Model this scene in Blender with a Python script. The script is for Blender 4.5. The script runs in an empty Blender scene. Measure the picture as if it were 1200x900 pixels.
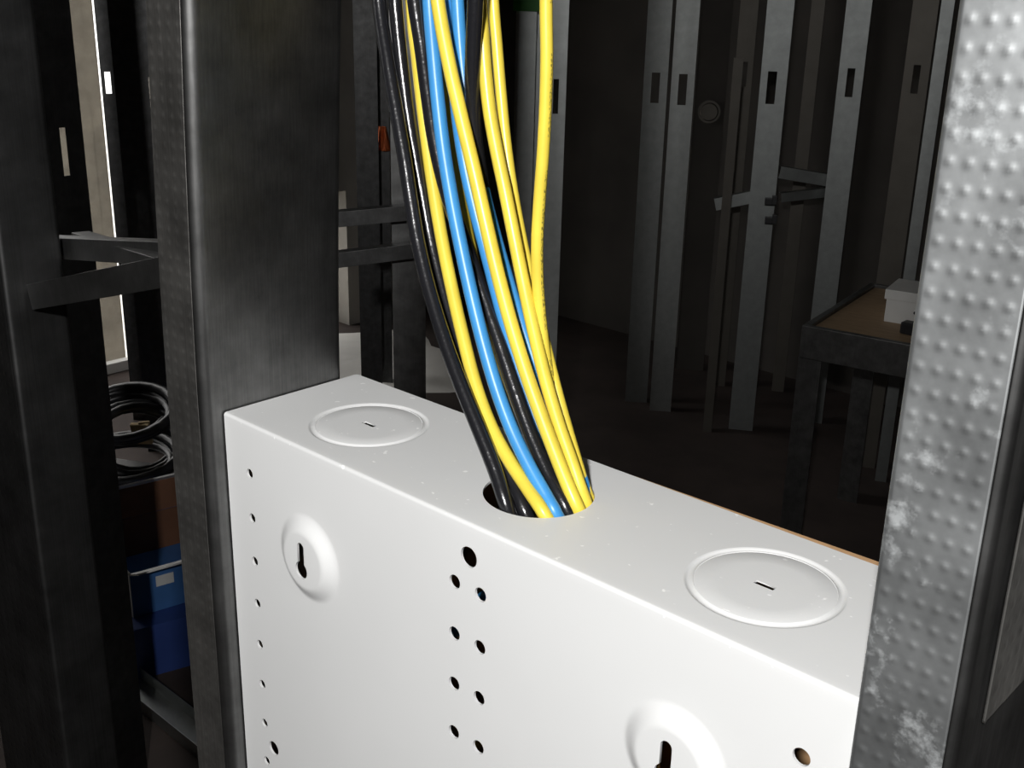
import bpy, bmesh, math, random
import numpy as np
from mathutils import Vector, Matrix
from mathutils.geometry import delaunay_2d_cdt

random.seed(7)
scene = bpy.context.scene
COL = scene.collection

# ------------------------------------------------------------------ camera
Z0 = 1.25                                   # height of the enclosure's top above the floor
FPX = 1338.0                                # focal length in pixels of a 1200 px wide frame
CAM = Vector((0.4841, -0.3060, 0.2147 + Z0))
RT = Vector((0.73116644, 0.68185320, 0.02172233))
UP = Vector((-0.24249834, 0.23001071, 0.94249118))
FW = Vector((-0.63764426, 0.69438555, -0.33352438))
cam_d = bpy.data.cameras.new('camera')
cam_d.sensor_width = 36.0
cam_d.lens = FPX / 1200.0 * 36.0
cam_d.clip_start = 0.01
cam_d.clip_end = 100
cam = bpy.data.objects.new('camera', cam_d)
COL.objects.link(cam)
cam.matrix_world = Matrix(((RT.x, UP.x, -FW.x, CAM.x), (RT.y, UP.y, -FW.y, CAM.y), (RT.z, UP.z, -FW.z, CAM.z), (0, 0, 0, 1)))
scene.camera = cam

# ------------------------------------------------------------------ sky, flash, exposure
world = bpy.data.worlds.new('overcast_sky')
scene.world = world
world.use_nodes = True
wb = world.node_tree.nodes['Background']
wb.inputs[0].default_value = (1.0, 0.985, 0.96, 1)
wb.inputs[1].default_value = 2.8

fl = bpy.data.lights.new('set_back_flash', 'AREA')      # camera flash, set behind and above the lens to light the enclosure evenly
fl.shape = 'RECTANGLE'
fl.size = 0.06
fl.size_y = 0.04
fl.energy = 15.6
fl.color = (1.0, 0.99, 0.98)
flo = bpy.data.objects.new('set_back_flash', fl)
COL.objects.link(flo)
fpos = Vector((0.63, -0.70, Z0 + 0.52))
flo.location = fpos
flo.rotation_euler = (Vector((0.15, 0.05, Z0)) - fpos).to_track_quat('-Z', 'Y').to_euler()

pl = bpy.data.lights.new('window_portal', 'AREA')      # guides daylight sampling through the window opening
pl.shape = 'RECTANGLE'
pl.size = 2.3
pl.size_y = 2.3
pl.cycles.is_portal = True
plo = bpy.data.objects.new('window_portal', pl)
COL.objects.link(plo)
plo.location = (-3.56, 1.69, 1.15)
plo.rotation_euler = (math.radians(90), 0, math.radians(-90))

vs = scene.view_settings
vs.view_transform = 'Standard'
vs.look = 'None'
vs.exposure = 0.0
vs.gamma = 1.0
vs.use_curve_mapping = False

# ------------------------------------------------------------------ helpers
def ray(px, py):
    return (FW + RT * ((px - 600.0) / FPX) - UP * ((py - 450.0) / FPX)).normalized()

def on(ax, val, px, py):
    d = ray(px, py)
    return CAM + d * ((val - CAM[ax]) / d[ax])

def at(px, py, hd):                          # point on the ray at a horizontal distance hd from the camera
    d = ray(px, py)
    return CAM + d * (hd / math.hypot(d.x, d.y))

def tag(o, label=None, cat=None, group=None, kind=None):
    if label: o['label'] = label
    if cat: o['category'] = cat
    if group: o['group'] = group
    if kind: o['kind'] = kind
    return o

def empty(name, loc=(0, 0, 0), rz=0.0):
    o = bpy.data.objects.new(name, None)
    o.empty_display_size = 0.05
    COL.objects.link(o)
    o.location = loc
    o.rotation_euler = (0, 0, rz)
    return o

class MB:
    def __init__(s): s.v = []; s.f = []; s.uv = None
    def quad_box(s, c, sz, rz=0.0, rx=0.0, ry=0.0):
        M = Matrix.Rotation(rz, 3, 'Z') @ Matrix.Rotation(ry, 3, 'Y') @ Matrix.Rotation(rx, 3, 'X')
        n = len(s.v)
        for dx in (-.5, .5):
            for dy in (-.5, .5):
                for dz in (-.5, .5):
                    p = M @ Vector((dx * sz[0], dy * sz[1], dz * sz[2]))
                    s.v.append((p.x + c[0], p.y + c[1], p.z + c[2]))
        for f in ((0, 1, 3, 2), (4, 6, 7, 5), (0, 4, 5, 1), (2, 3, 7, 6), (0, 2, 6, 4), (1, 5, 7, 3)):
            s.f.append(tuple(n + i for i in f))
        return s
    def bb(s, x0, x1, y0, y1, z0, z1):
        return s.quad_box(((x0 + x1) / 2, (y0 + y1) / 2, (z0 + z1) / 2), (x1 - x0, y1 - y0, z1 - z0))
    def prism(s, loop, z0, z1):              # closed polygon in xy extruded in z
        n = len(s.v); k = len(loop)
        for z in (z0, z1):
            for (x, y) in loop: s.v.append((x, y, z))
        for i in range(k):
            j = (i + 1) % k
            s.f.append((n + i, n + j, n + k + j, n + k + i))
        s.f.append(tuple(n + i for i in reversed(range(k))))
        s.f.append(tuple(n + k + i for i in range(k)))
        return s
    def beam(s, a, b, w, h, up=(0, 0, 1)):   # rectangular bar from a to b
        a = Vector(a); b = Vector(b); d = (b - a).normalized(); u = Vector(up)
        sd = d.cross(u).normalized(); u = sd.cross(d).normalized()
        n = len(s.v)
        for p in (a, b):
            for (i, j) in ((-.5, -.5), (.5, -.5), (.5, .5), (-.5, .5)):
                q = p + sd * (i * w) + u * (j * h); s.v.append(tuple(q))
        for f in ((0, 1, 2, 3), (7, 6, 5, 4), (0, 4, 5, 1), (1, 5, 6, 2), (2, 6, 7, 3), (3, 7, 4, 0)):
            s.f.append(tuple(n + i for i in f))
        return s
    def cyl(s, a, b, r, k=20, r2=None):
        a = Vector(a); b = Vector(b); d = (b - a).normalized()
        u = d.orthogonal().normalized(); w = d.cross(u); n = len(s.v); r2 = r if r2 is None else r2
        for p, rr in ((a, r), (b, r2)):
            for i in range(k):
                t = 2 * math.pi * i / k
                s.v.append(tuple(p + u * (rr * math.cos(t)) + w * (rr * math.sin(t))))
        for i in range(k):
            j = (i + 1) % k
            s.f.append((n + i, n + j, n + k + j, n + k + i))
        s.f.append(tuple(n + i for i in reversed(range(k)))); s.f.append(tuple(n + k + i for i in range(k)))
        return s
    def build(s, name, mat, parent=None, smooth=None, bevel=0.0):
        me = bpy.data.meshes.new(name)
        me.from_pydata([tuple(p) for p in s.v], [], s.f)
        me.validate()
        bm = bmesh.new(); bm.from_mesh(me)
        bmesh.ops.recalc_face_normals(bm, faces=bm.faces)
        if bevel:
            bmesh.ops.bevel(bm, geom=[e for e in bm.edges if len(e.link_faces) == 2 and e.calc_face_angle(0) > 0.6],
                            offset=bevel, segments=2, affect='EDGES', profile=0.6)
        bm.to_mesh(me); bm.free()
        me.materials.append(mat)
        if smooth is not None:
            for p in me.polygons: p.use_smooth = True
            me.set_sharp_from_angle(angle=math.radians(smooth))
        o = bpy.data.objects.new(name, me)
        COL.objects.link(o)
        if parent: o.parent = parent
        return o

# ------------------------------------------------------------------ materials
def new_mat(name):
    m = bpy.data.materials.new(name); m.use_nodes = True
    nt = m.node_tree
    return m, nt, nt.nodes, nt.links, nt.nodes['Principled BSDF']

def ramp(nodes, stops):
    r = nodes.new('ShaderNodeValToRGB')
    el = r.color_ramp.elements
    while len(el) < len(stops): el.new(0.5)
    for e, (p, c) in zip(el, stops):
        e.position = p
        e.color = c if len(c) == 4 else (*c, 1)
    return r

def noise(nodes, links, scale, detail=3, rough=0.5, coord='Object', stretch=None):
    tc = nodes.new('ShaderNodeTexCoord'); n = nodes.new('ShaderNodeTexNoise')
    n.inputs['Scale'].default_value = scale; n.inputs['Detail'].default_value = detail
    n.inputs['Roughness'].default_value = rough
    if stretch:
        mp = nodes.new('ShaderNodeMapping'); mp.inputs['Scale'].default_value = stretch
        links.new(tc.outputs[coord], mp.inputs[0]); links.new(mp.outputs[0], n.inputs['Vector'])
    else:
        links.new(tc.outputs[coord], n.inputs['Vector'])
    return n

def plain(name, col, rough=0.6, metal=0.0, var=0.12, scale=12.0, bump=0.0, spec=0.5, stretch=None):
    m, nt, N, L, b = new_mat(name)
    n = noise(N, L, scale, 4, 0.6, stretch=stretch)
    lo = tuple(max(0, c * (1 - var)) for c in col); hi = tuple(min(1, c * (1 + var)) for c in col)
    r = ramp(N, [(0.3, lo), (0.7, hi)])
    L.new(n.outputs['Fac'], r.inputs[0]); L.new(r.outputs[0], b.inputs['Base Color'])
    b.inputs['Roughness'].default_value = rough; b.inputs['Metallic'].default_value = metal
    b.inputs['Specular IOR Level'].default_value = spec
    if bump:
        bp = N.new('ShaderNodeBump'); bp.inputs['Strength'].default_value = bump; bp.inputs['Distance'].default_value = 0.002
        n2 = noise(N, L, scale * 8, 4, 0.6)
        L.new(n2.outputs['Fac'], bp.inputs['Height']); L.new(bp.outputs[0], b.inputs['Normal'])
    return m

def galvanized(name, col, r0, r1, stains=0.0, brushed=True, metal=1.0, con=1.0):
    m, nt, N, L, b = new_mat(name)
    n = noise(N, L, 38, 5, 0.62)                              # cloudy spangle
    r = ramp(N, [(0.3, tuple(c * (1 - 0.28 * con) for c in col)), (0.7, tuple(min(1, c * (1 + 0.2 * con)) for c in col))])
    L.new(n.outputs['Fac'], r.inputs[0])
    rr = N.new('ShaderNodeMapRange')
    rr.inputs['To Min'].default_value = r0; rr.inputs['To Max'].default_value = r1
    n2 = noise(N, L, 26, 4, 0.6)
    L.new(n2.outputs['Fac'], rr.inputs['Value']); L.new(rr.outputs[0], b.inputs['Roughness'])
    col_out = r.outputs[0]
    if brushed:
        nb = noise(N, L, 1.0, 3, 0.7, stretch=(900, 900, 6))
        mx = N.new('ShaderNodeMix'); mx.data_type = 'RGBA'; mx.blend_type = 'MULTIPLY'; mx.inputs[0].default_value = 0.55
        rb = ramp(N, [(0.3, (0.55, 0.55, 0.55)), (0.7, (1, 1, 1))])
        L.new(nb.outputs['Fac'], rb.inputs[0]); L.new(col_out, mx.inputs[6]); L.new(rb.outputs[0], mx.inputs[7])
        col_out = mx.outputs[2]
    b.inputs['Metallic'].default_value = metal
    if stains:
        ns = noise(N, L, 150, 6, 0.7); ns2 = noise(N, L, 40, 3, 0.6)
        ad = N.new('ShaderNodeMath'); ad.operation = 'MULTIPLY'
        L.new(ns.outputs['Fac'], ad.inputs[0]); L.new(ns2.outputs['Fac'], ad.inputs[1])
        rs = ramp(N, [(0.29, (0, 0, 0)), (0.42, (1, 1, 1))])
        L.new(ad.outputs[0], rs.inputs[0])
        mx = N.new('ShaderNodeMix'); mx.data_type = 'RGBA'
        mu = N.new('ShaderNodeMath'); mu.operation = 'MULTIPLY'; mu.inputs[1].default_value = stains
        L.new(rs.outputs[0], mu.inputs[0]); L.new(mu.outputs[0], mx.inputs[0])
        L.new(col_out, mx.inputs[6]); mx.inputs[7].default_value = (0.62, 0.65, 0.66, 1)
        col_out = mx.outputs[2]
        mm = N.new('ShaderNodeMapRange'); mm.inputs['To Min'].default_value = metal; mm.inputs['To Max'].default_value = 0.25
        L.new(mu.outputs[0], mm.inputs['Value']); L.new(mm.outputs[0], b.inputs['Metallic'])
    L.new(col_out, b.inputs['Base Color'])
    bp = N.new('ShaderNodeBump'); bp.inputs['Strength'].default_value = 0.12; bp.inputs['Distance'].default_value = 0.001
    nn = noise(N, L, 60, 3, 0.5); L.new(nn.outputs['Fac'], bp.inputs['Height']); L.new(bp.outputs[0], b.inputs['Normal'])
    return m

def paint_white():
    m, nt, N, L, b = new_mat('white_powder_coat')
    n = noise(N, L, 9, 3, 0.5)
    r = ramp(N, [(0.3, (0.69, 0.695, 0.69)), (0.7, (0.725, 0.73, 0.725))])
    L.new(n.outputs['Fac'], r.inputs[0])
    # small chalky scuffs and specks
    ns = noise(N, L, 210, 2, 0.5); rs = ramp(N, [(0.70, (0, 0, 0)), (0.75, (1, 1, 1))]); L.new(ns.outputs['Fac'], rs.inputs[0])
    mx = N.new('ShaderNodeMix'); mx.data_type = 'RGBA'
    tcz = N.new('ShaderNodeTexCoord'); sz = N.new('ShaderNodeSeparateXYZ'); L.new(tcz.outputs['Object'], sz.inputs[0])
    gz = N.new('ShaderNodeMath'); gz.operation = 'GREATER_THAN'; gz.inputs[1].default_value = 0.3575; L.new(sz.outputs[2], gz.inputs[0])
    mz = N.new('ShaderNodeMath'); mz.operation = 'MULTIPLY'; L.new(gz.outputs[0], mz.inputs[0]); L.new(rs.outputs[0], mz.inputs[1])
    L.new(mz.outputs[0], mx.inputs[0]); L.new(r.outputs[0], mx.inputs[6]); mx.inputs[7].default_value = (0.93, 0.93, 0.92, 1)
    L.new(mx.outputs[2], b.inputs['Base Color'])
    b.inputs['Roughness'].default_value = 0.42
    b.inputs['Specular IOR Level'].default_value = 0.4
    bp = N.new('ShaderNodeBump'); bp.inputs['Strength'].default_value = 0.05; bp.inputs['Distance'].default_value = 0.0005
    nn = noise(N, L, 700, 2, 0.5); L.new(nn.outputs['Fac'], bp.inputs['Height']); L.new(bp.outputs[0], b.inputs['Normal'])
    return m

def cable_mat(name, col, rough, bump_scale=0.0, print_v=None, ink=(0.08, 0.07, 0.03), coat=0.0, spec=0.5):
    m, nt, N, L, b = new_mat(name)
    n = noise(N, L, 40, 4, 0.6)
    r = ramp(N, [(0.3, tuple(c * 0.88 for c in col)), (0.72, tuple(min(1, c * 1.06) for c in col))])
    L.new(n.outputs['Fac'], r.inputs[0])
    out = r.outputs[0]
    if print_v is not None:                                   # a line of small printed characters along the jacket
        uv = N.new('ShaderNodeUVMap'); uv.uv_map = 'UVMap'
        sp = N.new('ShaderNodeSeparateXYZ'); L.new(uv.outputs[0], sp.inputs[0])
        d = N.new('ShaderNodeMath'); d.operation = 'SUBTRACT'; d.inputs[1].default_value = print_v; L.new(sp.outputs[1], d.inputs[0])
        ab = N.new('ShaderNodeMath'); ab.operation = 'ABSOLUTE'; L.new(d.outputs[0], ab.inputs[0])
        lt = N.new('ShaderNodeMath'); lt.operation = 'LESS_THAN'; lt.inputs[1].default_value = 0.055; L.new(ab.outputs[0], lt.inputs[0])
        mp = N.new('ShaderNodeMapping'); mp.inputs['Scale'].default_value = (620, 30, 1); L.new(uv.outputs[0], mp.inputs[0])
        nz = N.new('ShaderNodeTexNoise'); nz.inputs['Scale'].default_value = 1.0; nz.inputs['Detail'].default_value = 1; L.new(mp.outputs[0], nz.inputs['Vector'])
        gt = N.new('ShaderNodeMath'); gt.operation = 'GREATER_THAN'; gt.inputs[1].default_value = 0.53; L.new(nz.outputs['Fac'], gt.inputs[0])
        mp2 = N.new('ShaderNodeMapping'); mp2.inputs['Scale'].default_value = (38, 0, 1); L.new(uv.outputs[0], mp2.inputs[0])
        nw = N.new('ShaderNodeTexNoise'); nw.inputs['Scale'].default_value = 1.0; nw.inputs['Detail'].default_value = 0; L.new(mp2.outputs[0], nw.inputs['Vector'])
        gw = N.new('ShaderNodeMath'); gw.operation = 'GREATER_THAN'; gw.inputs[1].default_value = 0.43; L.new(nw.outputs['Fac'], gw.inputs[0])
        m1 = N.new('ShaderNodeMath'); m1.operation = 'MULTIPLY'; L.new(lt.outputs[0], m1.inputs[0]); L.new(gt.outputs[0], m1.inputs[1])
        m2 = N.new('ShaderNodeMath'); m2.operation = 'MULTIPLY'; L.new(m1.outputs[0], m2.inputs[0]); L.new(gw.outputs[0], m2.inputs[1])
        m3 = N.new('ShaderNodeMath'); m3.operation = 'MULTIPLY'; m3.inputs[1].default_value = 0.75; L.new(m2.outputs[0], m3.inputs[0])
        mx = N.new('ShaderNodeMix'); mx.data_type = 'RGBA'
        L.new(m3.outputs[0], mx.inputs[0]); L.new(out, mx.inputs[6]); mx.inputs[7].default_value = (*ink, 1)
        out = mx.outputs[2]
    L.new(out, b.inputs['Base Color'])
    b.inputs['Roughness'].default_value = rough
    b.inputs['Specular IOR Level'].default_value = spec
    if bump_scale:
        bp = N.new('ShaderNodeBump'); bp.inputs['Strength'].default_value = 0.35; bp.inputs['Distance'].default_value = 0.0006
        nn = noise(N, L, bump_scale, 3, 0.6); L.new(nn.outputs['Fac'], bp.inputs['Height']); L.new(bp.outputs[0], b.inputs['Normal'])
    return m

M = {}
M['paint'] = paint_white()
M['galv_bright'] = galvanized('galvanized_steel_oxidised_lit', (0.60, 0.62, 0.625), 0.42, 0.56, stains=0.45, brushed=False)  # oxidised steel; base colour also raised to carry the flash glare
M['galv_dark'] = galvanized('galvanized_steel_shaded', (0.235, 0.235, 0.232), 0.36, 0.50)  # same steel with shade in its base colour, for faces turned from the flash
M['galv_mid'] = galvanized('galvanized_steel_half_shaded', (0.42, 0.41, 0.39), 0.42, 0.56)  # lighter copy of the shaded steel, for faces catching some flash
M['galv_shade'] = galvanized('galvanized_steel_deep_shade', (0.12, 0.12, 0.12), 0.40, 0.52)  # same galvanised steel, deep shade put into the base colour
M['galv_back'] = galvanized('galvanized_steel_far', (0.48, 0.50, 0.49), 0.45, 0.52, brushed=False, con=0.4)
M['galv_dim'] = galvanized('galvanized_steel_far_shaded', (0.31, 0.325, 0.32), 0.45, 0.52, brushed=False, con=0.4)  # copy of the far steel, darkened to stand for weaker flash light
M['galv_brown'] = plain('dark_brown_steel', (0.115, 0.105, 0.09), 0.5, 0.5)  # darker brownish steel of some far parts
M['cardboard'] = plain('corrugated_cardboard', (0.50, 0.30, 0.15), 0.85, 0, 0.15, 60)
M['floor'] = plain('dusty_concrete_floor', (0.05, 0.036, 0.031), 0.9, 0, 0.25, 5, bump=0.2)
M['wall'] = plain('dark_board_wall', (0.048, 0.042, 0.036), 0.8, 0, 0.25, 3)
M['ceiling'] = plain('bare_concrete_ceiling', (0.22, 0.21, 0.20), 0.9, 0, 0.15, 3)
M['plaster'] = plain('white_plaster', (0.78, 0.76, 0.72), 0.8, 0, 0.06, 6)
M['raw_plaster'] = plain('raw_plaster', (0.30, 0.28, 0.25), 0.85, 0, 0.1, 6)
M['concrete'] = plain('weathered_concrete', (0.46, 0.40, 0.32), 0.9, 0, 0.25, 9, bump=0.4)
M['frame'] = plain('white_window_frame', (0.75, 0.74, 0.71), 0.45, 0, 0.05, 5)
M['plywood'] = plain('worn_plywood', (0.36, 0.25, 0.15), 0.7, 0, 0.2, 14, stretch=(1, 12, 1))
M['card_white'] = plain('white_carton_board', (0.74, 0.74, 0.72), 0.6, 0, 0.06, 10)
M['card_blue'] = plain('blue_printed_carton', (0.06, 0.17, 0.42), 0.45, 0, 0.12, 10)
M['card_navy'] = plain('navy_printed_carton', (0.035, 0.07, 0.26), 0.45, 0, 0.12, 10)
M['card_brown'] = plain('brown_carton_inside', (0.16, 0.07, 0.035), 0.8, 0, 0.2, 10)
M['black_rubber'] = plain('black_cable_rubber', (0.018, 0.018, 0.02), 0.35, 0, 0.2, 20)
M['black_plastic'] = plain('black_plastic', (0.02, 0.02, 0.022), 0.4, 0, 0.2, 20)
M['green_tape'] = plain('green_tape', (0.03, 0.23, 0.015), 0.5, 0, 0.15, 20)
M['orange'] = plain('orange_cloth', (0.55, 0.12, 0.03), 0.8, 0, 0.2, 20)
M['tan'] = plain('tan_paper', (0.62, 0.46, 0.24), 0.7, 0, 0.25, 30)
M['red'] = plain('red_plastic', (0.6, 0.03, 0.04), 0.4, 0, 0.1, 20)
M['yellow'] = cable_mat('yellow_cable_jacket', (0.82, 0.64, 0.075), 0.34)
M['yellow_print'] = cable_mat('yellow_cable_jacket_printed', (0.82, 0.64, 0.075), 0.34, print_v=0.73)
M['blue'] = cable_mat('blue_cable_jacket', (0.055, 0.29, 0.64), 0.36)
M['black'] = cable_mat('black_coax_jacket', (0.012, 0.012, 0.014), 0.24, bump_scale=260, spec=0.6)
gm, gnt, GN, GL, gb = new_mat('window_glass')
gb.inputs['Base Color'].default_value = (0.9, 0.95, 0.95, 1); gb.inputs['Roughness'].default_value = 0.05
tr = GN.new('ShaderNodeBsdfTransparent'); mxs = GN.new('ShaderNodeMixShader'); mxs.inputs[0].default_value = 0.08
nz = noise(GN, GL, 6, 3); GL.new(nz.outputs['Fac'], gb.inputs['Specular IOR Level'])
GL.new(tr.outputs[0], mxs.inputs[1]); GL.new(gb.outputs[0], mxs.inputs[2]); GL.new(mxs.outputs[0], GN['Material Output'].inputs[0])
M['glass'] = gm

# ------------------------------------------------------------------ the room
XL, XR, YB, YF, HC = -3.35, 2.4, 3.6, -2.2, 2.7
def struct(name, mb, mat, parent=None, label=None, **k):
    o = mb.build(name, mat, parent, **k)
    if not parent: tag(o, label, None, None, 'structure')
    return o
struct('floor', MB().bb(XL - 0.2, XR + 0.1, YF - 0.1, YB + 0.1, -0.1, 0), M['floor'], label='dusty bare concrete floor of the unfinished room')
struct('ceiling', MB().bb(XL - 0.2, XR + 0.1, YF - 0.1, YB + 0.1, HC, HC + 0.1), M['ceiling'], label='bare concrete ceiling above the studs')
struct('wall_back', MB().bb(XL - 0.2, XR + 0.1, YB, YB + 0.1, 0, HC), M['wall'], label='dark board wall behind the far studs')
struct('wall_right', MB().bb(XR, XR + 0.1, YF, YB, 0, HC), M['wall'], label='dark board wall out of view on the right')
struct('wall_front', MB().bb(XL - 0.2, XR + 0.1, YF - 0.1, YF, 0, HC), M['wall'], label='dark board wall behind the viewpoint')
OPEN = [(0.55, 1.93, 2.3), (2.42, 2.79, 0.60)]  # first opening widened out of view to put daylight on the cartons
wl = MB().bb(XL - 0.2, XL, YF, OPEN[0][0], 0, HC).bb(XL - 0.2, XL, OPEN[0][1], OPEN[1][0], 0, HC).bb(XL - 0.2, XL, OPEN[1][1], YB, 0, HC)  # unseen stretch between the openings closed up to cut the daylight
for (a_, b_, OZ) in OPEN: wl.bb(XL - 0.2, XL, a_, b_, OZ, HC)
struct('wall_left', wl, M['raw_plaster'], label='pale plaster wall with two window openings, unseen middle closed to cut daylight')
for wi, (oy0, oy1, OZ) in enumerate(OPEN):
    win = empty('window_%d' % (wi + 1), (XL - 0.13, (oy0 + oy1) / 2, 0))
    tag(win, ('tall window beside the concrete column at the left', 'low window seen between the dimpled stud and the cables')[wi], None, None, 'structure')
    hw = (oy1 - oy0) / 2
    for (y0, y1, z0, z1) in ((-hw, -hw + 0.035, 0, OZ), (hw - 0.035, hw, 0, OZ), (-hw + 0.035, hw - 0.035, OZ - 0.04, OZ), (-hw + 0.035, hw - 0.035, 0, 0.04)):
        MB().bb(-0.02, 0.02, y0, y1, z0, z1).build('window_frame', M['frame'], win, bevel=0.003)
    MB().bb(-0.003, 0.003, -hw + 0.035, hw - 0.035, 0.04, OZ - 0.04).build('pane', M['glass'], win)
struct('ground', MB().bb(-14, XL - 0.2, -6, 10, -0.3, -0.15), M['plaster'], label='pale ground outside the window')

# ------------------------------------------------------------------ near steel studs
def near_stud(name, label, x_web, side, yf, yb, mat, mat_web, ncol, z_lo, z_hi, lean=None, fl_w=0.0335, amp=0.00042, pitch_z=0.0070, sig=0.00085, bend=0.0034):
    """C stud; the web is the plane x = x_web, flanges run to x_web + side*fl_w. Front flange is dimpled."""
    root = empty(name, ((x_web + side * fl_w / 2), (yf + yb) / 2, 0))
    ox, oy = root.location.x, root.location.y
    t = 0.0009; rb = bend
    pitch = (fl_w - rb - 0.0036 - 0.0034) / (ncol - 1)
    cols = [x_web + side * (rb + 0.0036 + i * pitch) for i in range(ncol)]
    # ---- dimpled flange: from lip end, lip, flange up to the start of the bend
    xl = x_web + side * fl_w
    xb = x_web + side * rb
    nx = max(34, int((fl_w - rb) / 0.0008))
    xs = [xl + (xb - xl) * i / nx for i in range(nx + 1)]
    zs = [0.0] + list(np.arange(z_lo, z_hi, 0.0008)) + [HC]
    V = []; F = []; rows = len(zs)
    prof = [(xl, yf + 0.011), (xl, yf + 0.006), (xl, yf + 0.0012)]
    nl = len(prof)
    rg = random.Random(3)
    for zi, z in enumerate(zs):
        dx = lean(z) if lean else 0.0
        kz = round((z - z_lo) / pitch_z)
        dz = (z - z_lo) - kz * pitch_z
        for (x, y) in prof: V.append((x + dx - ox, y - oy, z))
        for x in xs:
            h = 0.0
            if 0 < zi < rows - 1:
                for c in cols:
                    d2 = (x - c) ** 2 + dz * dz
                    if d2 < 1.2e-5: h += amp * math.exp(-d2 / (2 * sig * sig))
            e = abs(x - xl)
            rnd = 0.0006 * max(0.0, 1 - e / 0.0012) ** 2
            V.append((x + dx - ox, yf - h + rnd - oy, z))
    w = nl + len(xs)
    for zi in range(rows - 1):
        for k in range(w - 1):
            a = zi * w + k
            F.append((a, a + 1, a + w + 1, a + w))
    mb = MB(); mb.v = V; mb.f = F
    fo = mb.build('dimpled_flange', mat, root, smooth=50)
    if sum(p.normal.y for p in list(fo.data.polygons)[::50]) > 0: fo.data.flip_normals()
    so = fo.modifiers.new('thickness', 'SOLIDIFY'); so.thickness = t; so.offset = -1 if True else 1
    # ---- web with its two bends
    P = []
    for i in range(9):
        a = math.pi / 2 * i / 8
        P.append((x_web + side * (rb - rb * math.sin(a)), yf + rb - rb * math.cos(a)))
    nst = 8
    for i in range(1, nst): P.append((x_web, yf + rb + (yb - yf - 2 * rb) * i / nst))
    for i in range(9):
        a = math.pi / 2 * i / 8
        P.append((x_web + side * (rb - rb * math.cos(a)), yb - rb + rb * math.sin(a)))
    zz = [0.0] + list(np.linspace(z_lo, z_hi, 40)) + [HC]
    mb = MB(); w = len(P)
    # two shallow stiffening ribs rolled along the web
    for z in zz:
        dx = lean(z) if lean else 0.0
        for (x, y) in P: mb.v.append((x + dx - ox, y - oy, z))
    for zi in range(len(zz) - 1):
        for k in range(w - 1):
            a = zi * w + k; mb.f.append((a, a + 1, a + w + 1, a + w))
    wo = mb.build('web', mat_web, root, smooth=60)
    if sum(p.normal.x * -side for p in wo.data.polygons) < 0: wo.data.flip_normals()
    so = wo.modifiers.new('thickness', 'SOLIDIFY'); so.thickness = t; so.offset = -1
    # ---- rear flange with lip
    mb = MB()
    for z in zz:
        dx = lean(z) if lean else 0.0
        for (x, y) in ((x_web + side * rb, yb), (xl, yb), (xl, yb - 0.011)): mb.v.append((x + dx - ox, y - oy, z))
    for zi in range(len(zz) - 1):
        for k in range(2):
            a = zi * 3 + k; mb.f.append((a, a + 1, a + 4, a + 3))
    ro = mb.build('rear_flange', mat_web, root)
    so = ro.modifiers.new('thickness', 'SOLIDIFY'); so.thickness = t; so.offset = 0
    tag(root, label, 'stud', 'steel studs of the near wall')
    return root

LS = lambda z: 0.010 * max(0.0, (z - Z0) / 0.2) ** 1.5 if z < Z0 + 0.35 else 0.010 * 1.75 ** 1.5
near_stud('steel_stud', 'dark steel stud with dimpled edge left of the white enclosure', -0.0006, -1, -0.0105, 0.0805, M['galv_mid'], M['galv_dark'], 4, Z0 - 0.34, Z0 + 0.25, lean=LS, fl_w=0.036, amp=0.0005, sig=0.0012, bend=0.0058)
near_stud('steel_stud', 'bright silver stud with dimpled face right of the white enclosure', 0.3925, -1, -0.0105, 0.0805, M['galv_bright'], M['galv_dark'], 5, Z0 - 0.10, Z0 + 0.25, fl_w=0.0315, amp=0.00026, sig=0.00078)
near_stud('steel_stud', 'black looking wide faced steel stud at the far left edge', -0.2245, -1, -0.0105, 0.0305, M['galv_shade'], M['galv_shade'], 14, Z0 - 0.40, Z0 + 0.25, fl_w=0.118)

# a short dimpled channel screwed against the outer side of the bright stud
sp = empty('steel_channel_offcut', (0.394, 0.03, Z0 + 0.01))
cols = []
V = []; F = []
ys = [0.0015 + 0.0009 * i for i in range(42)]; zs = [0.0008 * i for i in range(350)]
for z in zs:
    for y in ys:
        h = 0.0
        dy = ((y - 0.006) / 0.0066); ky = round(dy); ddy = (dy - ky) * 0.0066
        kz = round(z / 0.0070 - 0.5) + 0.5; ddz = z - kz * 0.0070
        if 0 <= ky <= 4:
            h = 0.00045 * math.exp(-(ddy * ddy + ddz * ddz) / (2 * 0.00105 ** 2))
        V.append((0.0012 + h, y - 0.03, z))
w = len(ys)
for i in range(len(zs) - 1):
    for j in range(w - 1):
        a = i * w + j; F.append((a, a + 1, a + w + 1, a + w))
mb = MB(); mb.v = V; mb.f = F
o = mb.build('dimpled_flange', M['galv_mid'], sp, smooth=50)
so = o.modifiers.new('thickness', 'SOLIDIFY'); so.thickness = 0.0009; so.offset = -1
MB().bb(0.0012, 0.034, 0.0095, 0.0104, 0, 0.279).build('web', M['galv_dark'], sp)
MB().bb(0.0331, 0.034, 0.0104, 0.045, 0, 0.279).build('side_flange', M['galv_dark'], sp)
tag(sp, 'dimpled steel offcut fixed on the outer side of the bright stud', 'channel')

# ------------------------------------------------------------------ the white enclosure
W, D, H = 0.3608, 0.0888, 0.36
X0 = 0.0006
TH = 0.0012
RBND = 0.0017
LB = RBND * math.pi / 2
box = empty('wiring_enclosure', (X0 + W / 2, D / 2, Z0 - H))
tag(box, 'white steel wiring enclosure with punched holes set between two studs', 'enclosure')
BO = Vector(box.location)
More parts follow.
